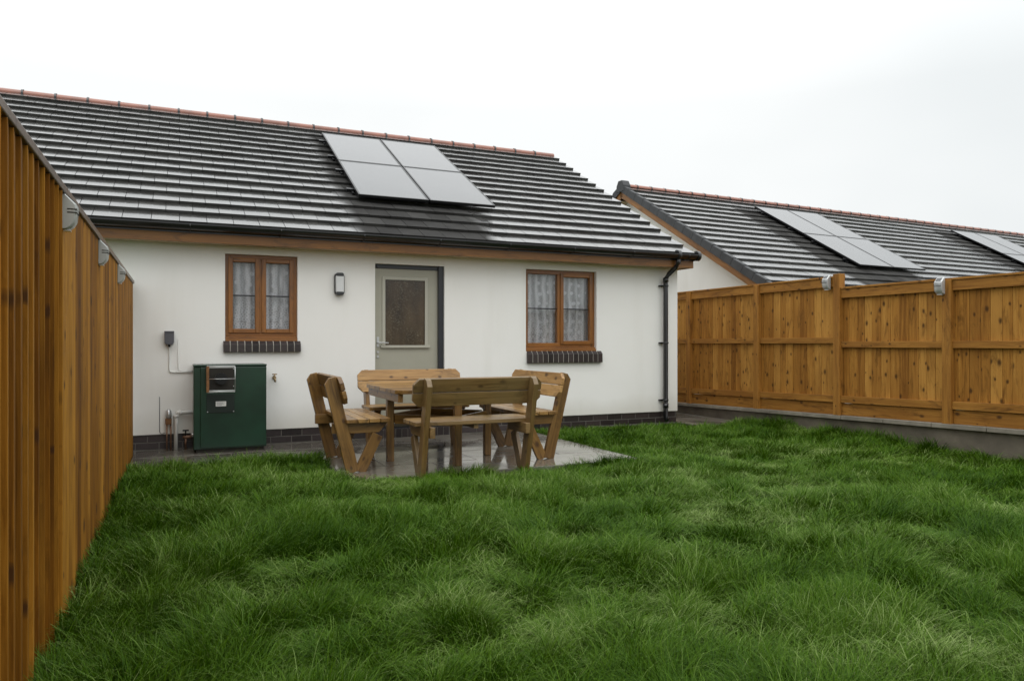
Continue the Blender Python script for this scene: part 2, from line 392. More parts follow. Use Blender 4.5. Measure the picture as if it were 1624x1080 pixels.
# ------------------------------------------------------------------ grass (numpy ribbons, one object)
def make_grass(n):
    rs = np.random.RandomState(11)
    x = rs.uniform(-.42, 7.40, n*3); y = rs.uniform(.55, 8.56, n*3)
    d = np.hypot(x, y); keep = rs.rand(n*3) < np.clip((3.0/np.maximum(d, .5)), .30, 1.0)
    e = .03*(vn(x, y, .12, 21)-.5)*2
    out = ((x > PX0+e) & (x < PX1+e) & (y > PY0+e)) | ((x <= PX0+.1) & (y > SY+e)) | ((x > 6.42) & (y > 8.12+e)) | (y > 8.575)
    # outside the camera's wide surroundings thin out
    keep &= ~out
    x, y, d = x[keep][:n], y[keep][:n], d[keep][:n]; n = len(x)
    tuft = vn(x, y, .22, 5); tuft2 = vn(x, y, .09, 6); big = vn(x, y, .9, 7)
    flat = np.clip((vn(x, y, .7, 8)*.45+vn(x, y, .22, 9)*.55-.52)*4, 0, 1)
    sheen_patch = np.zeros(n)  # patches whose sky sheen is painted into the blade tint
    for (px, py, pr) in ((3.3, 3.8, .62), (4.4, 4.4, .45), (2.6, 3.3, .3), (5.2, 5.6, .5), (1.2, 3.0, .5)):
        sheen_patch = np.maximum(sheen_patch, np.clip(1.4-np.hypot(x-px, y-py)/pr, 0, 1)*np.clip(vn(x, y, .3, 41)*1.8-.3, 0, 1)*(px > 2.9))
        flat = np.maximum(flat, np.clip(1.5-np.hypot(x-px, y-py)/pr, 0, 1)*np.clip(vn(x, y, .22, 14)*1.9-.25, 0, 1))
    H = (.075+.035*tuft+.045*tuft2+.02*big)*rs.uniform(.55, 1.45, n)
    strand = rs.rand(n) < .22
    pe = np.maximum(np.maximum(PX0-x, x-PX1), PY0-y); pe = np.where(x < PX0, np.minimum(np.hypot(PX0-x, np.maximum(PY0-y, 0)), 9), pe)
    H = H*np.clip(.95+.05*pe/.3, .95, 1)*(1-.4*flat)*(1-.25*sheen_patch)
    H = H*(1+.45*np.clip((x-6.9)/.4, 0, 1))
    edge = np.minimum(np.abs(x+.42), np.abs(y-8.56)); H = H*np.where(d > 6, .82, 1.0)
    H = np.where((y > 8.0) & (x > 3.9), H*.8, H)
    th = -.6+2*PI*(.55*(vn(x, y, .9, 10)-.5)+.85*(vn(x, y, .28, 12)-.5)+.5*(vn(x, y, .11, 15)-.5))+rs.normal(0, 1.0, n)
    th = np.where(strand, th+rs.normal(0, 1.1, n), th)
    L = .5+.5*vn(x, y, .24, 13)+1.1*flat+rs.uniform(-.35, .7, n); L = np.where(strand, L+.75, L); H = np.where(strand, H*1.45, H); L = np.clip(L, .1, 1.9)
    pitch = np.clip(L*.75, .05, 1.38)                  # final lean angle of the blade
    w = (.0009+.00027*d)*rs.uniform(.75, 1.3, n)*np.where(strand, .75, 1)
    yaw = th+PI/2+rs.normal(0, .5, n)
    z0 = lawn_z(x, y)-.01
    ts = [0, .38, .72, 1.0]; wd = [1, .95, .62, 0]
    cx, cz, cy = x.copy(), z0.copy(), y.copy()
    P = []; prev = 0
    for k, t in enumerate(ts):
        if k:
            ang = pitch*(ts[k-1]+t)/2*1.35+.12; ang = np.minimum(ang, 1.72); seg = H*(t-prev)*1.12
            cx = cx+np.cos(th)*np.sin(ang)*seg; cy = cy+np.sin(th)*np.sin(ang)*seg; cz = cz+np.cos(ang)*seg
            cz = np.maximum(cz, z0+.02+.008*k)
        prev = t
        ox, oy = np.cos(yaw)*w*wd[k], np.sin(yaw)*w*wd[k]
        if k < 3:
            P.append(np.stack([cx-ox, cy-oy, cz], 1)); P.append(np.stack([cx+ox, cy+oy, cz], 1))
        else: P.append(np.stack([cx, cy, cz], 1))
    V = np.stack(P, 1).reshape(-1, 3).astype(np.float32)           # n*7
    b = (np.arange(n)*7)[:, None]
    q = np.array([[0,1,3,2],[2,3,5,4]]); tri = np.array([4,5,6])
    loops = np.concatenate([b+q[0], b+q[1], b+tri], 1).ravel().astype(np.int32)   # 11 per blade
    starts = (np.arange(n)[:, None]*11+np.array([0,4,8])).ravel().astype(np.int32)
    me = bpy.data.meshes.new('grass'); me.vertices.add(n*7); me.vertices.foreach_set('co', V.ravel())
    me.loops.add(n*11); me.loops.foreach_set('vertex_index', loops)
    me.polygons.add(n*3); me.polygons.foreach_set('loop_start', starts)
    me.polygons.foreach_set('use_smooth', np.ones(n*3, dtype=bool))
    me.update(calc_edges=True)
    tint = np.clip(.55*rs.rand(n)+.20*vn(x, y, .6, 31)+.10*flat+.10+.3*(rs.rand(n) < .03)+.22*strand*rs.rand(n)+.22*(vn(x, y, .10, 33)-.5)+.18*(vn(x, y, .33, 34)-.5)+.08*flat+.24*sheen_patch, 0, 1)  # flattened patches tinted paler to paint the sky sheen on lying blades
    tt = np.repeat(tint, 7).reshape(n, 7)+np.array([-.04,-.04,0,0,.04,.04,.09])
    a = me.attributes.new('tint', 'FLOAT', 'POINT'); a.data.foreach_set('value', tt.ravel().astype(np.float32))
    me.materials.append(M['grass'])
    o = bpy.data.objects.new('grass', me); C.objects.link(o)
    return tag(o, 'long wet green grass of the back lawn, swirled and flattened in places', 'grass', kind='stuff')
make_grass(780000)

# ------------------------------------------------------------------ roof pieces
PITCH = math.atan(.555)
def tile_roof(name, parent, mat, x0, x1, y_e, z_e, ncourse, gauge, tw, pitch, riser=.041, verge_open=True):
    """interlocking flat tiles laid broken bond on the slope rising in +y"""
    m = MB(); cp, sp = math.cos(pitch), math.sin(pitch)
    U = Vector((1,0,0)); S = Vector((0,cp,sp)); Nn = Vector((0,-sp,cp)); O = Vector((0,y_e,z_e))
    fill = MB()  # added dark strips below the tiles, so the joints show as shadow slots
    for k in range(ncourse):
        s0 = k*gauge; s1 = s0+gauge+(.05 if k < ncourse-1 else 0)
        a0, a1 = x0+.004, x1-.012; p = [(s0+.006, riser-.005), (s1, -.004), (s1, -.012), (s0+.006, .001)]
        n = len(fill.v)
        for xx in (a0, a1):
            for (ss, hh) in p: fill.v.append(tuple(O+U*xx+S*ss+Nn*hh)); fill.g.append((xx, ss, hh))
        fill.f += [(n,n+1,n+2,n+3),(n+7,n+6,n+5,n+4)]+[(n+(i+1)%4, n+i, n+4+i, n+4+(i+1)%4) for i in range(4)]; fill.sm += [False]*6
        x = x1; first = True
        while x > x0+.01:
            w = tw*(.5 if (first and k % 2) else 1); a = max(x-w, x0); first = False
            jt = random.gauss(0, .0006); js = random.gauss(0, .001)
            ta = random.gauss(0, .0004)
            vs = []
            for (xx, hh) in ((a+.003, ta), (x-.003, -ta)):
                for (ss, top) in ((s0+js, riser+jt), (s1, 0.002+jt)):
                    vs.append(O+U*xx+S*ss+Nn*(top+hh)); vs.append(O+U*xx+S*ss+Nn*(top+hh-(riser-.002 if ss == s0+js else .012)))
            n = len(m.v); m.v += [tuple(v) for v in vs]; m.g += [tuple(v) for v in vs]
            # order: a-low-top,a-low-bot,a-up-top,a-up-bot,b...
            for f in ((0,4,6,2),(1,3,7,5),(0,1,5,4),(2,6,7,3),(0,2,3,1),(4,5,7,6)): m.f.append(tuple(n+i for i in f)); m.sm.append(False)
            x = a
    o = m.build(name, mat, parent); fill.build('joint_shade', M['joint_shade'], o)
    return o
def ridge_line(name, parent, x0, x1, y, z, step, r=.072):
    m = MB(); clips = []; x = x1
    while x > x0:
        a = max(x-step, x0); n0 = len(m.v); n = 12
        for xx in (a+.004, x-.004):
            for j in range(n+1):
                t = PI*(-.08+1.16*j/n); m.v.append((xx, y+math.cos(t)*r, z+math.sin(t)*r*.85)); m.g.append(m.v[-1])
        for j in range(n): m.f.append((n0+j, n0+j+1, n0+n+2+j, n0+n+1+j)); m.sm.append(True)
        cl = MB(); clips.append(cl); n1 = 0
        for xx in (a-.014, a+.014):
            for j in range(n+1):
                t = PI*(-.08+1.16*j/n); cl.v.append((xx, y+math.cos(t)*(r+.012), z+math.sin(t)*(r+.012)*.87)); cl.g.append(cl.v[-1])
        for j in range(n): cl.f.append((n1+j, n1+j+1, n1+n+2+j, n1+n+1+j)); cl.sm.append(True)
        x = a
    m.poly([(x1-.004, y+math.cos(PI*(-.08+1.16*j/12))*r, z+math.sin(PI*(-.08+1.16*j/12))*r*.85) for j in range(13)])
    m.poly([(x0+.004, y+math.cos(PI*(-.08+1.16*j/12))*r, z+math.sin(PI*(-.08+1.16*j/12))*r*.85) for j in range(13)][::-1])
    o = m.build(name, M['ridge'], parent)
    for cl in clips: cl.build('ridge_clip', M['black_pl'], o)

# ------------------------------------------------------------------ HOUSE
house = thing('bungalow', 'white rendered bungalow with two oak windows and a grey door behind the picnic table', 'house', (3, D, 0))
H0 = Vector((3, D, 0))
class HB(MB):      # geometry given in world coordinates, stored relative to the house's base
    def build(s, name, mat, parent, off=H0, **k):
        s.v = [tuple(Vector(v)-off) for v in s.v]
        return MB.build(s, name, mat, parent, **k)
HX0, HX1 = -6.5, 6.47
ZW = 2.45
openings = [(.453, 1.219, 1.147, 2.103), (2.108, 2.972, .10, 2.07), (4.08, 5.136, 1.02, 2.087)]
def front_wall():
    m = MB(); T = .30
    xs = sorted({HX0, HX1} | {o[0] for o in openings} | {o[1] for o in openings}); zs = sorted({.165, ZW} | {o[2] for o in openings if o[2] > .165} | {o[3] for o in openings})
    for i in range(len(xs)-1):
        for j in range(len(zs)-1):
            cx, cz = (xs[i]+xs[i+1])/2, (zs[j]+zs[j+1])/2
            if any(o[0] < cx < o[1] and o[2] < cz < o[3] for o in openings): continue
            a, b, c, d = xs[i], xs[i+1], zs[j], zs[j+1]
            m.poly([(a,D,c),(b,D,c),(b,D,d),(a,D,d)]); m.poly([(a,D+T,c),(a,D+T,d),(b,D+T,d),(b,D+T,c)])
    for (a, b, c, d) in openings:
        c = max(c, .165)
        m.poly([(a,D,c),(a,D,d),(a,D+T,d),(a,D+T,c)]); m.poly([(b,D,c),(b,D+T,c),(b,D+T,d),(b,D,d)])
        m.poly([(a,D,d),(b,D,d),(b,D+T,d),(a,D+T,d)]); m.poly([(a,D,c),(a,D+T,c),(b,D+T,c),(b,D,c)])
    # gable walls, back wall, underside lip
    YB = 16.9; yr, zr = 12.6, 4.62
    for X, sg in ((HX1, 1), (HX0, -1)):
        pts = [(X,D,.165),(X,YB,.165),(X,YB,ZW),(X,yr,zr),(X,D,ZW)]
        m.poly(pts if sg > 0 else pts[::-1])
    m.poly([(HX1,YB,.165),(HX0,YB,.165),(HX0,YB,ZW),(HX1,YB,ZW)])
    m.poly([(HX0,D,.165),(HX0,D+.02,.165),(HX1,D+.02,.165),(HX1,D,.165)])
    return m
def shift(m, off=H0):
    m.v = [tuple(Vector(v)-off) for v in m.v]; return m
# keep material coordinates: textures use object space, so shifts only move the pattern
wall = shift(front_wall()).build('wall', M['render'], house)
# plinth: two courses of dark brick
pbs = [MB(), MB()]; mo = MB(); mo2 = MB()
def course(z, off):
    x = HX0+off
    while x < HX1-.02:
        b = min(x+.215, HX1-.012)
        if not (x+.2 > 2.08 and x < 3.0): pbs[x > 3].box(x, b, D+.012+random.uniform(-.001,.001), D+.1, z, z+.065)
        x += .225
course(.012, .01); course(.087, -.10)
for k in range(30):
    for z, of in ((.012, .01), (.087, .12)):
        y = D+.012+of+k*.225
        pbs[1].box(HX1-.1, HX1-.012, y, y+.215, z, z+.065)
mo.box(HX0, 2.09, D+.017, D+.3, -.05, .163); mo2.box(2.99, HX1-.017, D+.017, D+.3, -.05, .163); mo2.box(HX1-.25, HX1-.017, D+.31, 16.8, -.05, .163)
for pb, mm_ in ((pbs[0], mo), (pbs[1], mo2)):
    pl = shift(pb).build('plinth', M['brick'], house, bevel=.002, seg=1); shift(mm_).build('mortar', M['mortar'], pl)
# door step of soldier bricks
st = MB(); sm = MB(); x = 2.06
while x < 3.0:
    st.box(x, x+.065, D-.012, D+.11, .0, .105, grain=2); x += .075
sm.box(2.055, 3.03, D-.006, D+.29, -.03, .1)
so = shift(st).build('door_step', M['brick'], house, bevel=.002, seg=1); shift(sm).build('mortar', M['mortar'], so)
# roof
YE, ZE = 8.31, 2.345
SL = math.hypot(12.6-YE, (12.6-YE)*.555); NC = 16
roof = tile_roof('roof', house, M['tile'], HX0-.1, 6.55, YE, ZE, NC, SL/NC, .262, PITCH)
roof.data.transform(Matrix.Translation(-H0)); roof.children[0].data.transform(Matrix.Translation(-H0))
M['tile'].node_tree  # pattern in house space: see dry strip offset below
rb = MB()   # under-slope boarding and the far slope
cp, sp_ = math.cos(PITCH), math.sin(PITCH)
zr = ZE+SL*sp_
rb.prism((0, YE, ZE-.02), (1,0,0), (0,cp,sp_), (0,-sp_,cp), [(HX0-.08, .03), (6.50, .03), (6.50, SL), (HX0-.08, SL)], .024)
rb.prism((0, 12.6, zr), (1,0,0), (0,cp,-sp_), (0,sp_,cp), [(HX0-.1, -.02), (6.55, -.02), (6.55, SL), (HX0-.1, SL)], .05)
shift(rb).build('roof_deck', M['verge'], house)
rl = None
ridge_line('ridge', house, HX0-.1, 6.55, 12.6, zr-.015, .41)
for o in [c for c in house.children if c.name.startswith('ridge')]:
    o.data.transform(Matrix.Translation(-H0))
    for c in o.children: c.data.transform(Matrix.Translation(-H0))
# fascia, soffit, barge board
fa = MB(); fa.box(HX0-.1, 6.56, 8.355, 8.38, 2.175, 2.335)
shift(fa).build('fascia', M['fascia'], house, bevel=.002)
sf = MB(); sf.box(HX0-.1, 6.535, 8.381, 8.598, 2.183, 2.195); sf.box(HX1+.002, 6.535, 8.598, 8.80, 2.183, 2.195)
shift(sf).build('soffit', M['soffit'], house)
bb = MB()
bb.prism((6.505, YE, ZE-.045), (0,cp,sp_), (0,-sp_,cp), (1,0,0), [(.06,-.13),(SL,-.13),(SL,0),(.06,0)], .02)
bb.prism((6.545, 8.58, 2.26), (0,1,0), (0,0,1), (1,0,0), [(-.2,-.085),(.2,-.085),(.2,.16),(-.2,.0)], .02)
shift(bb).build('barge_board', M['fascia'], house)
# gutter + downpipe
gt = MB(); n = 12; gx = [HX0-.1, 6.60]; gy, gz, gr = 8.29, 2.345, .062
for side, rr in ((0, gr), (1, gr-.005)):
    n0 = len(gt.v)
    for xx in gx:
        for j in range(n+1):
            t = PI+PI*j/n; gt.v.append((xx, gy+math.cos(t)*rr, gz+math.sin(t)*rr*.95)); gt.g.append(gt.v[-1])
    for j in range(n): gt.f.append((n0+j, n0+j+1, n0+n+2+j, n0+n+1+j)); gt.sm.append(True)
gt.poly([(6.60, gy+math.cos(PI+PI*j/n)*(gr+.004), gz+math.sin(PI+PI*j/n)*(gr+.004)) for j in range(n+1)])
gt.box(HX0-.1, 6.60, gy-gr-.004, gy-gr+.004, gz-.006, gz+.006)
x = -6.2
while x < 6.5:
    gt.tube([(x, gy+math.cos(PI+PI*j/8)*(gr+.004), gz+math.sin(PI+PI*j/8)*(gr+.004)) for j in range(9)], .006, 6); x += .9
for x in (-2.9, 6.25, 6.58):
    gt.tube([(x-.03, gy, gz-.008), (x+.02, gy, gz-.008)], gr+.007, 20)
shift(gt).build('gutter', M['black_pl'], house)
fb = MB(); fb.box(HX0-.1, 6.57, 8.335, 8.352, 2.27, 2.36); shift(fb).build('gutter_backing', M['black_pl'], house)
dp = MB(); X = 6.217
dp.tube([(X+.045, 8.29, 2.30), (X+.045, 8.30, 2.225), (X+.035, 8.34, 2.18), (X+.01, 8.47, 2.09), (X, 8.53, 2.03), (X, 8.53, 1.95), (X, 8.53, .10), (X, 8.50, .04)], .034, 16)
for z in (1.98, .22): dp.tube([(X, 8.53, z), (X, 8.53, z+.06)], .040, 16)
dpo = shift(dp).build('downpipe', M['black_pl'], house)
for z in (1.93, 1.13, .33):
    b = MB(); b.tube([(X, 8.53, z-.012), (X, 8.53, z+.012)], .041, 16); b.box(X-.075, X+.01, 8.56, 8.597, z-.01, z+.01); shift(b).build('bracket', M['black_pl'], dpo)

# windows
def window(a, b, c, d, fixed_left, sill_z, nb, sx0):
    fr = MB(); y0, y1 = D+.055, D+.125; w = .055
    stub = .055                                     # cill at the foot
    fr.box(a, a+w, y0, y1, c+stub, d); fr.box(b-w, b, y0, y1, c+stub, d); fr.box(a+w, b-w, y0, y1, d-w, d); fr.box(a+w, b-w, y0, y1, c+stub, c+stub+w)
    mx = (a+b)/2-.01
    fr.box(mx-.03, mx+.03, y0, y1, c+stub+w, d-w)
    wo = shift(fr).build('window', M['oak'], house, bevel=.004)
    cs = MB(); cs.box(a+.001, b-.001, D+.004, y1, c+.001, c+.03); cs.box(a, b, D+.03, y1, c+.03, c+stub-.002)
    shift(cs).build('window_cill', M['oak'], wo, bevel=.004)
    bars = MB(); bays = [(a+w, mx-.03, not fixed_left), (mx+.03, b-w, True)]
    for (p, q, opening) in bays:
        z0, z1 = c+stub+w, d-w; pp, qq = p, q
        if opening:
            s = MB(); v = .048; ys0, ys1 = D+.038, D+.10
            p_, q_, zz0, zz1 = p-.02, q+.02, z0-.02, z1+.02
            s.box(p_, p_+v, ys0, ys1, zz0, zz1); s.box(q_-v, q_, ys0, ys1, zz0, zz1); s.box(p_+v, q_-v, ys0, ys1, zz1-v, zz1); s.box(p_+v, q_-v, ys0, ys1, zz0, zz0+v)
            shift(s).build('casement', M['oak'], wo, bevel=.006)
            pp, qq, z0, z1 = p_+v, q_-v, zz0+v, zz1-v
        gl = MB(); gl.box(pp-.004, qq+.004, D+.082, D+.088, z0-.004, z1+.004); shift(gl).build('pane', M['glass'], wo)
        zm = (z0+z1)/2+.0; bars.box(pp, qq, D+.072, D+.098, zm-.007, zm+.007)
    shift(bars).build('glazing_bar', M['frame_blk'], wo)
    cu = MB(); n = 90; W = b-a; top, bot = d-.03, c+.07
    for i in range(n+1):
        xx = a+.01+(W-.02)*i/n; yy = D+.17+.018*math.sin(xx*42+1.3*math.sin(xx*9))+.008*math.sin(xx*110)
        cu.v += [(xx, yy, bot), (xx, yy, top)]; cu.g += [(xx,yy,bot),(xx,yy,top)]
    for i in range(n): cu.f.append((2*i, 2*i+2, 2*i+3, 2*i+1)); cu.sm.append(True)
    off = Vector((a, D, c)); cu.v = [tuple(Vector(v)-off) for v in cu.v]
    co = cu.build('net_curtain', M['lace'], wo); co.location = off-H0
    # brick sill
    s = MB(); mm = MB()
    for k in range(nb):
        x = sx0+k*.075; yf = D-.045
        s.prism((x+.0325, 0, 0), (0,0,1), (0,1,0), (1,0,0), [(sill_z, yf), (c-.036, yf), (c+.003, D-.002), (sill_z, D-.002)], .065)
    mm.prism((sx0+nb*.0375-.005, 0, 0), (0,0,1), (0,1,0), (1,0,0), [(sill_z+.005, yf+.006), (c-.041, yf+.006), (c-.003, D-.001), (sill_z+.005, D-.001)], nb*.075-.012)
    si = shift(s).build('window_sill', M['brick'], house, bevel=.002, seg=1); shift(mm).build('mortar', M['mortar_pale'], si)
    # dark room lining behind the opening
    r = MB(); r.box(a-.6, b+.6, D+2.4, D+2.42, .2, 2.44); shift(r).build('room_wall', M['room'], house)
window(*openings[0], False, 1.027, 11, .434)
window(*openings[2], True, .868, 15, 4.09)
# door
a, b, c, d = openings[1]
df = MB(); df.box(a, a+.03, D+.09, D+.17, c+.0, d); df.box(b-.065, b, D+.03, D+.17, c, d); df.box(a+.03, b-.065, D+.06, D+.17, d-.05, d); df.box(a, b, D+.02, D+.2, c-.02, c+.015)
fo = shift(df).build('door_frame', M['anthracite'], house, bevel=.003)
X0, X1, Z0, Z1 = a+.018, b-.066, c+.02, d-.052
gx0, gx1, gz0, gz1 = 2.245, 2.745, 1.10, 1.89
dl = MB(); dy0, dy1 = D+.075, D+.12
dl.box(X0, gx0, dy0, dy1, Z0, Z1); dl.box(gx1, X1, dy0, dy1, Z0, Z1); dl.box(gx0, gx1, dy0, dy1, Z0, gz0); dl.box(gx0, gx1, dy0, dy1, gz1, Z1)
do = shift(dl).build('door', M['door'], house)
tr = MB(); t = .035
tr.box(gx0-t, gx0+.004, dy0-.012, dy0, gz0-.0, gz1+t); tr.box(gx1-.004, gx1+t, dy0-.012, dy0, gz0-.0, gz1+t); tr.box(gx0, gx1, dy0-.012, dy0, gz1-.004, gz1+t); tr.box(gx0-t-.02, gx1+t+.02, dy0-.03, dy0, gz0-.032, gz0+.0)
shift(tr).build('glazing_trim', M['door_trim'], do, bevel=.004)
gl = MB(); gl.box(gx0, gx1, dy0+.01, dy0+.02, gz0, gz1)
off = Vector((gx0, D, gz0)); gl.v = [tuple(Vector(v)-off) for v in gl.v]; po = gl.build('pane', M['obscure'], do); po.location = off-H0
hd = MB(); hx = a+.05
hd.box(hx-.014, hx+.016, dy0-.008, dy0, 1.08, 1.20, grain=2); hd.tube([(hx, dy0-.005, 1.13), (hx, dy0-.05, 1.13)], .009, 10); hd.tube([(hx-.004, dy0-.05, 1.13), (hx+.05, dy0-.052, 1.132), (hx+.12, dy0-.05, 1.128)], [.009,.008,.007], 10)
shift(hd).build('door_handle', M['silver'], do, bevel=.002)
for z in (1.02, .965):
    lk = MB(); lk.tube([(hx, dy0-.012, z), (hx, dy0, z)], .014, 12); shift(lk).build('lock', M['silver'], do)

# dry strip in the tile material is in world x: object space is house-relative
# (converted here once)
# ------------------------------------------------------------------ solar panels
def panel(name, label, group, O, U, S, Nn, w, h, lift=.12):
    """thing at the panel's lower left corner; frame + glass"""
    R = Matrix((U, S, Nn)).transposed().to_4x4()
    e = thing(name, label, 'solar panel', (0,0,0), 0, group); e.matrix_world = Matrix.Translation(O+Nn*lift) @ R
    f = MB(); t = .022
    f.box(0, w, 0, t, -.035, .002); f.box(0, w, h-t, h, -.035, .002); f.box(0, t, t, h-t, -.035, .002); f.box(w-t, w, t, h-t, -.035, .002)
    f.build('frame', M['frame_blk'], e, bevel=.002, seg=1)
    gl = MB(); gl.box(t, w-t, t, h-t, -.008, -.001); gl.build('glass', M['pv'], e)
    return e
def rails(e, w, h):      # mounting rails and hooks, part of the panel they stick out from
    for yy in (h*.22, h*.78):
        r = MB()
        r.box(-.09, w+.02, yy-.02, yy+.02, -.075, -.037)
        for xx in (-.03, w*.5): r.box(xx, xx+.03, yy-.10, yy+.02, -.115, -.06)
        r.build('mounting_rail', M['frame_blk'], e)
Ux, Ss, Nn = Vector((1,0,0)), Vector((0,cp,sp_)), Vector((0,-sp_,cp))
PANELS = 'PANEL_PLACEHOLDER'
px0, px1, ps0, ps1 = 2.055, 3.925, 1.13, 4.14
pw, ph = (px1-px0)/2-.008, (ps1-ps0)/2-.008
names = {(0,0): 'lower left black solar panel above the bungalow door', (1,0): 'lower right black solar panel above the bungalow door',
         (0,1): 'upper left black solar panel just under the red ridge of the near bungalow', (1,1): 'upper right black solar panel just under the red ridge of the near bungalow'}
for (i, j), lab in names.items():
    O = Vector((px0+i*(pw+.016), YE, ZE))+Ss*(ps0+j*(ph+.016))
    e = panel('solar_panel', lab, 'solar panels on the near roof', O, Ux, Ss, Nn, pw, ph)
    if i == 0: rails(e, pw, ph)

# ------------------------------------------------------------------ NEIGHBOUR
NR = math.radians(3.5)
NO = Vector((9.27, 14.4, 0)); nb = thing('neighbouring_bungalow', 'white bungalow beyond the right fence with long tiled roof and grey verge', 'house', NO, NR)
NP = math.radians(30.3); cn, sn = math.cos(NP), math.sin(NP); NL = 17; ngauge = .312; NSL = NL*ngauge
ZR = 4.74; ye, ze = -NSL*cn, ZR-NSL*sn; LEN = 16.4
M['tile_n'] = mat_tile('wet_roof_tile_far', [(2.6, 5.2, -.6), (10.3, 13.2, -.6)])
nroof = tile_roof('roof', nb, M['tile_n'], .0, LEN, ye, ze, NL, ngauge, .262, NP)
m = MB()
m.poly([(.3,ye+.35,-.1),(.3,-ye-.35,-.1),(.3,-ye-.35,ze+.08),(.3,0,ZR-.16),(.3,ye+.35,ze+.08)][::-1])
m.poly([(LEN-.3,ye+.35,-.1),(LEN-.3,-ye-.35,-.1),(LEN-.3,-ye-.35,ze+.08),(LEN-.3,0,ZR-.16),(LEN-.3,ye+.35,ze+.08)])
m.poly([(.3,ye+.35,-.1),(LEN-.3,ye+.35,-.1),(LEN-.3,ye+.35,ze+.08),(.3,ye+.35,ze+.08)])
m.poly([(.3,-ye-.35,-.1),(LEN-.3,-ye-.35,-.1),(LEN-.3,-ye-.35,ze+.08),(.3,-ye-.35,ze+.08)][::-1])
m.build('wall', M['render'], nb)
dk = MB(); dk.prism((0,0,ZR-.0), (1,0,0), (0,cn,-sn), (0,sn,cn), [(.0,-.02),(LEN,-.02),(LEN,NSL),(.0,NSL)], .04)
dk.prism((0, ye, ze-.02), (1,0,0), (0,cn,sn), (0,-sn,cn), [(.02, .03), (LEN-.02, .03), (LEN-.02, NSL), (.02, NSL)], .024); dk.build('roof_deck', M['verge'], nb)
ridge_line('ridge', nb, .10, LEN, 0, ZR+.0, .41)
# verge units, one per course, on both slopes of the near gable
vg = MB()
for k in range(NL):
    for sgn in (1, -1):
        S = Vector((0, sgn*cn, sn)); Nv = Vector((0, -sgn*sn, cn)); O = Vector((0, sgn*ye, ze))+S*(k*ngauge)
        vg.prism(O+Vector((-.03,0,0)), S, Nv, Vector((1,0,0)), [(-.012,-.115),(ngauge-.016,-.115),(ngauge-.016,.030),(-.012,.048)], .022)
        vg.prism(O+Vector((.02,0,0)), S, Nv, Vector((1,0,0)), [(-.012,.034),(ngauge+.006,.016),(ngauge+.006,.030),(-.012,.048)], .078)
vg.tube([(-.045,0,ZR-.06), (-.045,0,ZR-.03)], .01)
vgo = vg.build('verge', M['verge'], nb, bevel=.003, seg=1)
ec = MB(); ec.prism((.05,0,ZR), (0,1,0), (0,0,1), (1,0,0), [(-.14,-.14),(.14,-.14),(.14,.0),(.07,.12),(-.07,.12),(-.14,.0)], .2); ec.build('ridge_cap', M['verge'], nb, bevel=.01)
bg = MB()
for sgn in (1, -1):
    S = Vector((0, sgn*cn, sn)); Nv = Vector((0, -sgn*sn, cn))
    bg.prism(Vector((.0, sgn*ye, ze)), S, Nv, Vector((1,0,0)), [(.0,-.24),(NSL-.08,-.24),(NSL,-.10),(.0,-.10)], .02)
bg.build('barge_board', M['fascia'], nb)
so2 = MB()
for sgn in (1, -1):
    S = Vector((0, sgn*cn, sn)); Nv = Vector((0, -sgn*sn, cn))
    so2.prism(Vector((.155, sgn*ye, ze)), S, Vector((1,0,0)), Nv, [(.0,-.142),(NSL-.16,-.142),(NSL-.16,.142),(.0,.142)], .01)
for v in range(len(so2.v)): so2.v[v] = (so2.v[v][0], so2.v[v][1], so2.v[v][2]-.23)
so2.build('soffit', M['soffit'], nb)
fg = MB(); fg.box(0, LEN, ye-.02, ye+.02, ze-.14, ze+.0); fg.build('fascia', M['fascia'], nb)
RN = Matrix.Rotation(NR, 4, 'Z')
def npanels(xa, xb, sa, sb, where):
    w, h = (xb-xa)/2-.008, (sb-sa)/2-.008
    U, S, Nv = (RN @ Vector(v) for v in ((1,0,0), (0,cn,sn), (0,-sn,cn)))
    for (i, j), pos in {(0,0): 'lower left', (1,0): 'lower right', (0,1): 'upper left', (1,1): 'upper right'}.items():
        O = NO+RN @ (Vector((xa+i*(w+.016), ye, ze))+Vector((0,cn,sn))*(sa+j*(h+.016)))
        e = panel('solar_panel', pos+' solar panel of '+where, 'solar panels on the roof beyond the fence', O, U, S, Nv, w, h)
        if i == 0: rails(e, w, h)
npanels(3.45, 5.65, 1.19, 4.55, 'the nearer set of four beyond the right fence')
npanels(11.25, 13.5, 1.19, 4.5, 'the farther set at the right edge of the photo')

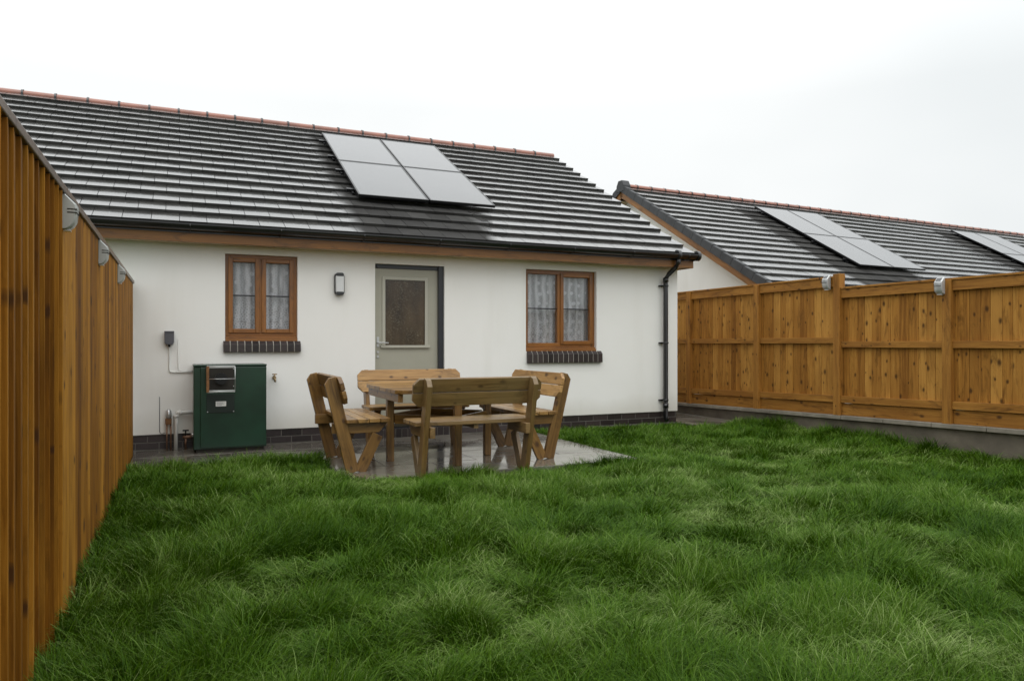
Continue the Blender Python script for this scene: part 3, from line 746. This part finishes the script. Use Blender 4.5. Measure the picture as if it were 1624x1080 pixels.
# ------------------------------------------------------------------ LEFT FENCE
FL = -.450
lf = thing('closeboard_fence', 'tall closeboard fence of orange brown vertical boards left of the lawn', 'fence', (FL, 3.56, 0))
O = Vector((FL, 3.56, 0))
def featheredge(name, y0, y1, thick_to_cam, label=None, n_amp=1.0):
    m = MB(); y = y0; p = .104
    while y < y1-.02:
        e = min(y+p+.012, y1); a, b = (.024, .005) if thick_to_cam else (.007, .015)
        a *= random.uniform(.8, 1.15)
        jx = random.uniform(-.0015, .0015)
        m.prism((0,0,.88), (0,0,1), (1,0,0), (0,1,0), [(-.92,-.012),(.84,-.012),(.84,0),(-.92,0)], .001) if False else None
        # wedge profile in (x,y), extruded in z
        of = m._off(); n = len(m.v); prof = [(FL-.014, y), (FL+a+jx, y), (FL+b+jx, e), (FL-.014, e)]
        for z in (-.05, 1.735):
            for (xx, yy) in prof: m.v.append((xx-O.x, yy-O.y, z)); m.g.append((z+of[0], yy+of[1], xx+of[2]))
        m.f += [(n,n+3,n+2,n+1),(n+4,n+5,n+6,n+7)]+[(n+i, n+(i+1)%4, n+4+(i+1)%4, n+4+i) for i in range(4)]; m.sm += [False]*6
        y += p
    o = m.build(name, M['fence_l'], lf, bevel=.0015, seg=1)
    if label: o['label'] = label
featheredge('boards', -2.5, 3.535, True, 'deeply stepped boards of the nearer fence section')
featheredge('boards', 3.572, 8.5, False)
cp_ = MB(); cp_.box(-.05, .026, -6.06, -.01, 1.737, 1.768); cp_.box(-.05, .026, -.005, 4.98, 1.737, 1.768)
cp_.build('capping', M['cap'], lf, bevel=.004)
for y in (-2.4, -.4, 1.6, 3.56, 5.5, 7.0, 8.45):
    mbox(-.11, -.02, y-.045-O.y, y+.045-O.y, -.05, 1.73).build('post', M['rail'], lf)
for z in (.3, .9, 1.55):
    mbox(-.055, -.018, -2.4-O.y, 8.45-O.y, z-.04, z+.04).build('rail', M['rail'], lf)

# ------------------------------------------------------------------ RIGHT FENCE + RETAINING WALL
def cop(y): return .285-.0235*(y-4.5)
gw = thing('retaining_wall', 'low grey block wall with pale concrete coping under the right fence', 'wall', (FX, 5, 0))
O2 = Vector((FX, 5, 0))
w = MB()
def sheared(m, x0, x1, ya, yb, f0, f1):
    n = len(m.v); of = m._off()
    for (yy) in (ya, yb):
        for (xx, zz) in ((x0, f0(yy)), (x1, f0(yy)), (x1, f1(yy)), (x0, f1(yy))):
            m.v.append((xx-O2.x, yy-O2.y, zz)); m.g.append((yy+of[0], zz+of[1], xx+of[2]))
    m.f += [(n,n+1,n+2,n+3)[::1],(n+7,n+6,n+5,n+4)]+[(n+(i+1)%4, n+i, n+4+i, n+4+(i+1)%4) for i in range(4)]; m.sm += [False]*6
sheared(w, FX-.03, FX+.18, -3, 13.5, lambda y: -.15, lambda y: cop(y)-.048); w.build('blockwork', M['wallbase'], gw)
cpn = MB(); y = -3.0
while y < 13.4:
    sheared(cpn, FX-.085, FX+.22, y+.004, y+.596, lambda y: cop(y)-.047, lambda y: cop(y)+random.uniform(-.001,.001)*0); y += .6
cpn.build('coping', M['coping'], gw, bevel=.004)

rf = thing('panel_fence', 'tall orange timber fence with rails and posts on the low wall at right', 'fence', (FX, 5, 0))
posts = [13.9, 12.45, 11.02, 9.595, 8.072, 6.673, 5.234, 3.80, 2.36, .92, -.5, -1.9]
pw_ = .1
def ztop(y): return (1.955+.0*(y)) if y > 6.6 else 1.812
def zt(i, y):   # bay between posts[i] and posts[i+1]
    return 1.957 if posts[i+1] > 6.6 else 1.812
for i, p in enumerate(posts):
    top = 1.95 if p > 6.6 else 1.80
    tall = 1.985 if abs(p-6.673) < .01 else top-.002
    b = MB(); b.box(FX-.075-O2.x, FX+.02-O2.x, p-pw_/2-O2.y, p+pw_/2-O2.y, cop(p)+.001, tall, grain=2); b.build('post', M['rail'], rf, bevel=.004)
for i in range(len(posts)-1):
    yb, ya = posts[i]-pw_/2-.001, posts[i+1]+pw_/2+.001; T = zt(i, 0); sec = posts[i+1] > 6.6
    L = posts[i]; R = posts[i+1]
    bd = MB(); y = ya
    while y < yb-.02:
        wdt = random.choice((.098, .1, .12, .125)); e = min(y+wdt, yb)
        dx = random.uniform(-.0025, .0025)
        bd.box(FX-.008+dx-O2.x, FX+.014+dx-O2.x, y+.0015-O2.y, e-.0015-O2.y, cop(R)+.12, T-.03, grain=2); y = e
    bd.build('boards', M['fence'], rf, bevel=.0015, seg=1)
    mid = 1.16 if sec else 1.11
    r = MB(); r.box(FX-.048-O2.x, FX-.0115-O2.x, ya-O2.y, yb-O2.y, mid-.038, mid+.038, grain=1); r.build('rail', M['rail'], rf, bevel=.004)
    r = MB(); r.box(FX-.050-O2.x, FX-.0115-O2.x, ya-O2.y, yb-O2.y, T-.13, T-.022, grain=1); r.build('rail', M['rail'], rf, bevel=.004)
    zb = cop((ya+yb)/2)
    r = MB(); sheared(r, FX-.055, FX-.0115, ya, yb, lambda y: cop(y)+.155, lambda y: cop(y)+.24); r.build('rail', M['rail'], rf, bevel=.004)
    r = MB(); sheared(r, FX-.032, FX-.0115, ya, yb, lambda y: cop(y)+.002, lambda y: cop(y)+.15); r.build('gravel_board', M['rail'], rf, bevel=.004)
    r = MB(); r.box(FX-.062-O2.x, FX+.035-O2.x, (R-(.05 if R > 6.7 or R < 6.6 else .045))-O2.y, (L-.052 if abs(L-6.673) < .01 else L-.052)-O2.y, T-.02, T+.004, grain=1); r.build('capping', M['rail'], rf, bevel=.003)

# ------------------------------------------------------------------ SOLAR FENCE LIGHTS
def fence_light(label, group, loc, rz, s=1.0, mat='silver', wd=.058):
    """local: back against the fence at x=0, bulges to +x; y along fence; z up from its middle"""
    e = thing('fence_light', label, 'solar light', loc, rz, group)
    m = MB(); n = 14
    prof = [(0, .088), (.010, .088), (.058, .040)]
    prof += [(.058+.004*math.sin(PI*j/n), .040-.07*j/n) for j in range(1, 5)]
    prof += [(.060*math.cos(t*PI/2/8), -.008-.078*math.sin(t*PI/2/8)) for t in range(2, 9)]
    prof = [(a*s, b*s) for a, b in prof]
    for (yy, k) in ((-wd, .86), (-wd*.8, 1), (wd*.8, 1), (wd, .86)):
        for (a, b) in prof: m.v.append((a*k, yy*s, b*(1 if k == 1 else .95))); m.g.append(m.v[-1])
    q = len(prof)
    for r in range(3):
        for j in range(q-1): m.f.append((r*q+j, r*q+j+1, (r+1)*q+j+1, (r+1)*q+j)); m.sm.append(j > 2)
        m.f.append((r*q, (r+1)*q, (r+1)*q+q-1, r*q+q-1)); m.sm.append(False)
    m.f.append(tuple(range(q))[::-1]); m.f.append(tuple(range(3*q, 4*q))); m.sm += [False]*2
    m.build('body', M[mat], e)
    c = MB(); U = Vector((1,0,-1)).normalized(); V = Vector((0,1,0)); W = Vector((1,0,1)).normalized()
    c.prism(Vector((.035*s,0,.065*s)), U, V, W, [(-.022*s,-.026*s),(.022*s,-.026*s),(.022*s,.026*s),(-.022*s,.026*s)], .004); c.build('solar_cell', M['pv'], e)
    l = MB()
    for z in (-.002, .014):
        l.box(.02*s, .0605*s, -wd*s-.0008, wd*s*.9, (z-.003)*s, (z+.003)*s)
    l.build('lens', M['dark'], e)
    lu = MB(); lu.box(.0, .030*s, -.025*s, .025*s, -.090*s, -.084*s); lu.build('lamp', M['opal'], e)
    return e
def u_on_left(Y): return (FL+.018, Y, 0)
for (Y, z, lab) in ((3.54, 1.660, 'silver half round solar light on the left fence, nearest of the three'), (5.01, 1.66, 'silver half round solar light on the left fence, middle of the three'), (6.48, 1.66, 'silver half round solar light on the left fence, farthest of the three')):
    fence_light(lab, 'solar lights on the left fence', (FL+.014, Y, z), 0, .84, 'pale_grey', .05)
for (Y, z, lab) in ((6.80, 1.885, 'silver solar light on the right fence, on the taller post at the step'), (5.29, 1.735, 'silver solar light on the right fence, on the nearer lower post')):
    fence_light(lab, 'solar lights on the right fence', (FX-.076, Y, z), PI, 1.05, 'pale_silver', .042)

# ------------------------------------------------------------------ PICNIC TABLE AND BENCHES
TC = Vector((2.33, 6.88, 0))
def bench(label, loc, rz, mat, matb):
    """local: x along the bench, y from the leaning posts towards the table"""
    e = thing('garden_bench', label, 'bench', loc, rz, 'timber benches round the table')
    ex = .48
    for sx in (-1, 1):
        x = sx*ex
        p = MB(); p.beam((x, .20, .0), (x, .0, .825), (0,1,0), .108, .044, ch1=.045); p.build('post', mat, e, bevel=.004)
        xi = x-sx*.002
        l = MB(); l.beam((xi, .262, .0), (xi, .418, .322), (0,1,0), .1, .036); l.build('leg', mat, e, bevel=.004)
        b = MB(); b.prism((x-sx*.001, 0, .385), (0,1,0), (0,0,1), (1,0,0), [(.172,-.045),(.43,-.045),(.51,.045),(.150,.045)], .040); b.build('seat_bearer', mat, e, bevel=.004)
        b = MB(); b.prism((x-sx*.0465, 0, .385), (0,1,0), (0,0,1), (1,0,0), [(.03,-.045),(.40,-.045),(.44,.045),(.03,.045)], .044); b.build('seat_cleat', mat, e, bevel=.004)
    lean = Vector((0,-.20,.825)).normalized(); nrm = Vector((0,.825,.20)).normalized()
    hl = .585
    bk = MB()
    for (s0, s1, lo) in ((.600, .716, True), (.722, .838, False)):
        c = .05; o = Vector((0,.20,0))+lean*0+nrm*(.054+.019)
        pts = [(-hl, s0+(c if lo else 0)), (-hl+(c if lo else 0), s0)] if lo else [(-hl, s0)]
        pts += [(hl-c, s0), (hl, s0+c)] if lo else [(hl, s0)]
        pts += [(hl, s1)] if lo else [(hl, s1-c), (hl-c, s1)]
        pts += [(-hl, s1)] if lo else [(-hl+c, s1), (-hl, s1-c)]
        bk.prism(o, (1,0,0), lean, nrm, pts, .036)
    bk.build('backrest', matb, e, bevel=.004)
    hl = .55; st = MB(); y = .135
    for k in range(4):
        c = .03 if k == 3 else 0
        pts = [(-hl, y), (hl, y), (hl, y+.094-c), (hl-c, y+.094), (-hl+c, y+.094), (-hl, y+.094-c)] if c else [(-hl, y), (hl, y), (hl, y+.094), (-hl, y+.094)]
        st.prism((0,0,.449+random.uniform(-.001,.001)), (1,0,0), (0,1,0), (0,0,1), pts, .034); y += .099
    st.build('seat', mat, e, bevel=.004)
    br = MB(); br.box(-.02, .02, .16, .50, .392, .431, grain=1); br.build('batten', mat, e)
    return e
bench('dark weathered timber bench nearest the camera, its back turned to the lawn', TC+Vector((0,-1.13,0)), 0, M['bench_wet'], M['bench_wet'])
bench('pale orange timber bench in front of the grey door, backrest facing the camera', TC+Vector((.0,1.12,0)), PI, M['bench'], M['bench_pale'])
bench('orange brown timber bench left of the table, seen end on beside the green cabinet', TC+Vector((-1.155,.02,0)), -PI/2, M['bench'], M['bench'])
bench('orange timber bench right of the table, below the right window', TC+Vector((1.155,.02,0)), PI/2, M['bench'], M['bench_pale'])
tb = thing('picnic_table', 'square timber picnic table with clipped corners between the four benches', 'table', TC)
top = MB(); hf = .60; n = 6; wd = 2*hf/n
for k in range(n):
    y0 = -hf+k*wd+.003; y1 = y0+wd-.006; c = .055
    if k == 0: pts = [(-hf+c,y0),(hf-c,y0),(hf,y0+c),(hf,y1),(-hf,y1),(-hf,y0+c)]
    elif k == n-1: pts = [(-hf,y0),(hf,y0),(hf,y1-c),(hf-c,y1),(-hf+c,y1),(-hf,y1-c)]
    else: pts = [(-hf,y0),(hf,y0),(hf,y1),(-hf,y1)]
    top.prism((0,0,.693), (1,0,0), (0,1,0), (0,0,1), pts, .036)
top.build('tabletop', M['bench'], tb, bevel=.004)
fr = MB()
for x in (-.575, -.022, .531):
    fr = MB(); fr.box(x, x+.044, -.56, .56, .60, .674, grain=1); fr.build('table_bearer', M['bench'], tb, bevel=.003)
for (x, y) in ((-.5,0),(.5,0),(0,-.5),(0,.5)):
    l = MB(); l.box(x-.033, x+.033, y-.033, y+.033, 0, .673, grain=2); l.build('leg', M['bench'], tb, bevel=.004)
for (p, q) in (((-.5,0),(0,-.5)), ((0,-.5),(.5,0)), ((.5,0),(0,.5)), ((0,.5),(-.5,0))):
    r = MB(); d = Vector((q[0]-p[0], q[1]-p[1], 0)).normalized(); a = Vector((p[0],p[1],.405))+d*.06; b = Vector((q[0],q[1],.405))-d*.06
    r.beam(a, b, (0,0,1), .09, .036); r.build('stretcher', M['bench'], tb, bevel=.003)

# ------------------------------------------------------------------ BOILER CABINET
bo = thing('boiler_cabinet', 'dark green boiler cabinet with a caged flue against the wall left of the benches', 'boiler', (.485, 8.38, 0))
m = MB(); m.box(-.355, .355, -.20, .205, .035, .885, grain=2); m.build('cabinet', M['green'], bo, bevel=.008)
m = MB(); m.box(-.357, .357, -.215, .206, .885, .905); m.build('lid', M['green'], bo, bevel=.005)
m = MB(); m.box(-.29, .353, -.212, -.200, .05, .878, grain=2); m.build('door_panel', M['green'], bo, bevel=.005)
m = MB(); m.box(-.33, .33, -.18, .19, .0, .034); m.build('base', M['dark'], bo)
m = MB(); m.box(-.232, .036, -.219, -.213, .41, .60); m.build('access_plate', M['green_dark'], bo, bevel=.002)
sc_ = MB()
for (x, z) in ((-.223,.42),(.027,.42),(-.223,.86),(.027,.86),(-.223,.68),(.027,.68)): sc_.tube([(x,-.226,z),(x,-.218,z)], .006, 8)
sc_.build('screw', M['silver'], bo)
m = MB(); m.box(-.145, -.045, -.2225, -.2195, .475, .525); lb = m.build('data_plate', M['white_pl'], bo)
m = MB()
for k in range(4): m.box(-.137, -.137+(.08,.06,.075,.05)[k], -.2235, -.2227, .513-k*.009, .5155-k*.009)
m.build('print', M['grey_box'], lb)
m = MB(); m.box(-.225, .03, -.2195, -.2135, .62, .895); m.build('flue_recess', M['dark'], bo)
m = MB(); m.tube([(-.095,-.22,.76), (-.095,-.255,.76)], .05, 20); m.tube([(-.095,-.256,.76), (-.095,-.27,.76)], .06, 20); m.build('flue', M['frame_blk'], bo)
cg = MB(); x0, x1, yf, yb, z0, z1 = -.232, .036, -.31, -.213, .635, .885
for z in (z0, (z0+z1)/2, z1):
    cg.tube([(x0,yb,z),(x0,yf,z)], .004, 6); cg.tube([(x0,yf,z),(x1,yf,z)], .004, 6); cg.tube([(x1,yf,z),(x1,yb,z)], .004, 6)
for k in range(0, 12):
    x = x0+(x1-x0)*k/11
    if k in (0, 11): cg.tube([(x,yf,z0),(x,yf,z1)], .004, 6)
cg.box(x0, x1, yf-.002, yf+.006, z1-.012, z1+.012); cg.box(x0, x1, yf-.002, yf+.006, z0-.012, z0+.012)
cg.build('flue_guard', M['silver'], bo)
rs_ = MB(); rs_.box(x0-.004, x0+.022, yf-.004, yf+.002, z0-.01, z1+.005, grain=2); rs_.box(x0-.004, x0-.001, yf+.002, yb, z0-.01, z1); rs_.build('guard_side', M['rust'], bo)

# ------------------------------------------------------------------ SMALL THINGS ON THE WALL
wl = thing('wall_light', 'oblong bulkhead light with black surround and white diffuser between window and door', 'light', (1.683, D, 1.806))
def rrect(w, h, r, n=6):
    pts = []
    for (cx, cz, a0) in ((w-r, h-r, 0), (-w+r, h-r, 90), (-w+r, -h+r, 180), (w-r, -h+r, 270)):
        for k in range(n+1):
            t = math.radians(a0+90*k/n); pts.append((cx+r*math.cos(t), cz+r*math.sin(t)))
    return pts
m = MB(); m.prism((0,-.022,0), (1,0,0), (0,0,1), (0,1,0), rrect(.058,.130,.045), .044); m.build('surround', M['black_pl'], wl, bevel=.006)
m = MB(); m.prism((0,-.055,0), (1,0,0), (0,0,1), (0,1,0), rrect(.048,.112,.038), .036); m.build('diffuser', M['opal'], wl, bevel=.014, seg=4)
m = MB()
for z in (.108, -.108): m.prism((0,-.05,z), (1,0,0), (0,0,1), (0,1,0), rrect(.044,.021,.018), .05)
m.build('end_cap', M['black_pl'], wl, bevel=.006)

jb = thing('sensor_box', 'small grey plastic box with tapered foot on the white wall above the pipes', 'junction box', (-.098, D, 1.17))
m = MB(); m.prism((0,-.035,0), (1,0,0), (0,0,1), (0,1,0), [(-.046,.075),(-.046,-.035),(-.03,-.062),(.03,-.062),(.046,-.035),(.046,.075)], .07); m.build('housing', M['grey_box'], jb, bevel=.006)
m = MB(); m.box(-.048,.048,-.075,-.03,.066,.082); m.build('hood', M['grey_box'], jb, bevel=.004)
m = MB(); m.tube([(0,-.03,-.062),(0,-.03,-.085)], .012, 10); m.build('cable_gland', M['dark'], jb)
cb = MB(); y = -.012
cb.tube([(0,y-.018,-.085),(0,y,-.12),(0,y,-.33),(.012,y,-.348),(.04,y,-.352),(.23,y,-.352)], .006, 8)
m = cb.build('cable', M['white_pl'], jb)
c2 = thing('cable_drop', 'thin white cable dropping down the wall beside the grey box', 'cable', (.0, D, 1.17))
cb = MB(); cb.tube([(-.012,y,-.0),(-.012,y,-.31),(.0,y,-.335),(.03,y,-.343),(.13,y,-.343)], .004, 8); cb.build('cable', M['white_pl'], c2)
c3 = thing('grey_wire', 'thin vertical wire on the wall at far left of the pipes', 'wire', (-.19, D, .3))
cb = MB(); cb.tube([(0,-.006,.26),(.0,-.006,-.11),(.02,-.012,-.13),(.05,-.012,-.12)], .0035, 6); cb.build('wire', M['grey_box'], c3)

cpipe = thing('condensate_pipe', 'white plastic pipe bending down from the green cabinet to the paving', 'pipe', (-.035, D-.05, 0))
m = MB(); m.tube([(0,0,.0),(0,0,.365),(.01,0,.385),(.03,0,.392),(.17,0,.392)], .021, 14); m.build('pipe', M['white_pl'], cpipe)
m = MB(); m.tube([(0,0,.34),(0,0,.37)], .026, 14); m.tube([(.03,0,.392),(.06,0,.392)], .026, 14); m.build('elbow', M['white_pl'], cpipe)
fv = thing('oil_filter', 'brass and copper oil filter with two pipes low on the wall left of the cabinet', 'valve', (-.105, D-.04, 0))
m = MB(); m.tube([(0,0,.33),(0,0,.36),(0,0,.41),(0,0,.43)], [.02,.032,.030,.012], 14); m.build('filter_bowl', M['silver'], fv)
m = MB(); m.box(-.03,.03,-.02,.02,.27,.33); m.build('valve_body', M['rust'], fv, bevel=.005)
for x in (-.016,.022):
    m = MB(); m.tube([(x,0,.28),(x,0,.0)], .008, 8); m.build('pipe', M['copper'], fv)
v2 = thing('drain_valve', 'small dark valve with black handle between white pipe and green cabinet', 'valve', (.06, D-.05, 0))
m = MB(); m.tube([(-.03,0,.13),(.0,0,.13),(.03,0,.13),(.09,0,.13)], [.012,.02,.02,.012], 10); m.tube([(0,0,.0),(0,0,.12)], .011, 8); m.build('valve_body', M['copper'], v2)
m = MB(); m.tube([(.0,-.005,.14),(.0,-.02,.2)], .008, 8); m.box(-.03,.03,-.03,-.012,.195,.21); m.build('valve_handle', M['black_pl'], v2)
m = MB(); m.tube([(.05,-.02,.15),(.09,-.02,.15)], .022, 10); m.build('coupling', M['silver'], v2)
tp = thing('garden_tap', 'small brass outside tap on the white wall right of the green cabinet', 'tap', (.965, D, .74))
m = MB(); m.tube([(0,0,0),(0,-.05,0),(0,-.075,-.004),(0,-.085,-.02),(0,-.088,-.045)], [.012,.013,.012,.011,.012], 10); m.tube([(0,-.001,0),(0,-.01,0)], .022, 12); m.build('spout', M['brass'], tp)
m = MB(); m.tube([(0,-.05,.0),(0,-.05,.035)], .008, 8); m.tube([(-.025,-.05,.04),(.025,-.05,.04)], .006, 8); m.build('tap_handle', M['brass'], tp)

# ------------------------------------------------------------------ camera, light
cam = bpy.data.cameras.new('camera'); co = bpy.data.objects.new('camera', cam); C.objects.link(co)
co.location = (0, 0, 1.12); co.rotation_euler = (PI/2, 0, -math.radians(24.3))
cam.sensor_width = 36; cam.lens = 36*1168/1624; cam.shift_y = 5/1624; cam.clip_start = .05; cam.clip_end = 2000
sc.camera = co
wd_ = bpy.data.worlds.new('World'); sc.world = wd_; wd_.use_nodes = True
nt = wd_.node_tree; bg = nt.nodes['Background']
sky = N(nt, 'ShaderNodeTexSky', sky_type='NISHITA', sun_disc=False, sun_elevation=math.radians(50), sun_rotation=math.radians(150), air_density=1.0, dust_density=6.0)
hs = N(nt, 'ShaderNodeHueSaturation', Saturation=.12, Value=1.0); nt.links.new(sky.outputs[0], hs.inputs['Color'])
tc = N(nt, 'ShaderNodeTexCoord').outputs['Generated']
sp = N(nt, 'ShaderNodeSeparateXYZ'); nt.links.new(tc, sp.inputs[0])
cl = noise(nt, mapped(nt, tc, (1.0, 1.0, 2.0)), 1.6, 3)
el = ramp(nt, sp.outputs[2], [(.0, (6.1,6.25,6.25)), (.3, (6.5,6.65,6.65)), (.55, (10.0,10.2,10.2)), (1.0, (14.5,14.7,14.6))]).outputs[0]
cloud = mixc(nt, 1.0, el, ramp(nt, cl, [(.3, (.91,.93,.94)), (.62, (1.06,1.06,1.06))]).outputs[0], 'MULTIPLY')
fin = mixc(nt, .9, hs.outputs[0], cloud)
nt.links.new(fin, bg.inputs['Color']); bg.inputs['Strength'].default_value = .13
sl = bpy.data.lights.new('sun', 'SUN'); so_ = bpy.data.objects.new('sun', sl); C.objects.link(so_)
sl.energy = .5; sl.angle = math.radians(40); sl.color = (1, .97, .93); so_.rotation_euler = (math.radians(30), 0, math.radians(-30))
vs = sc.view_settings; vs.view_transform = 'Standard'; vs.look = 'None'; vs.gamma = 1; vs.exposure = .22
sc.cycles.max_bounces = 8; sc.cycles.transparent_max_bounces = 12
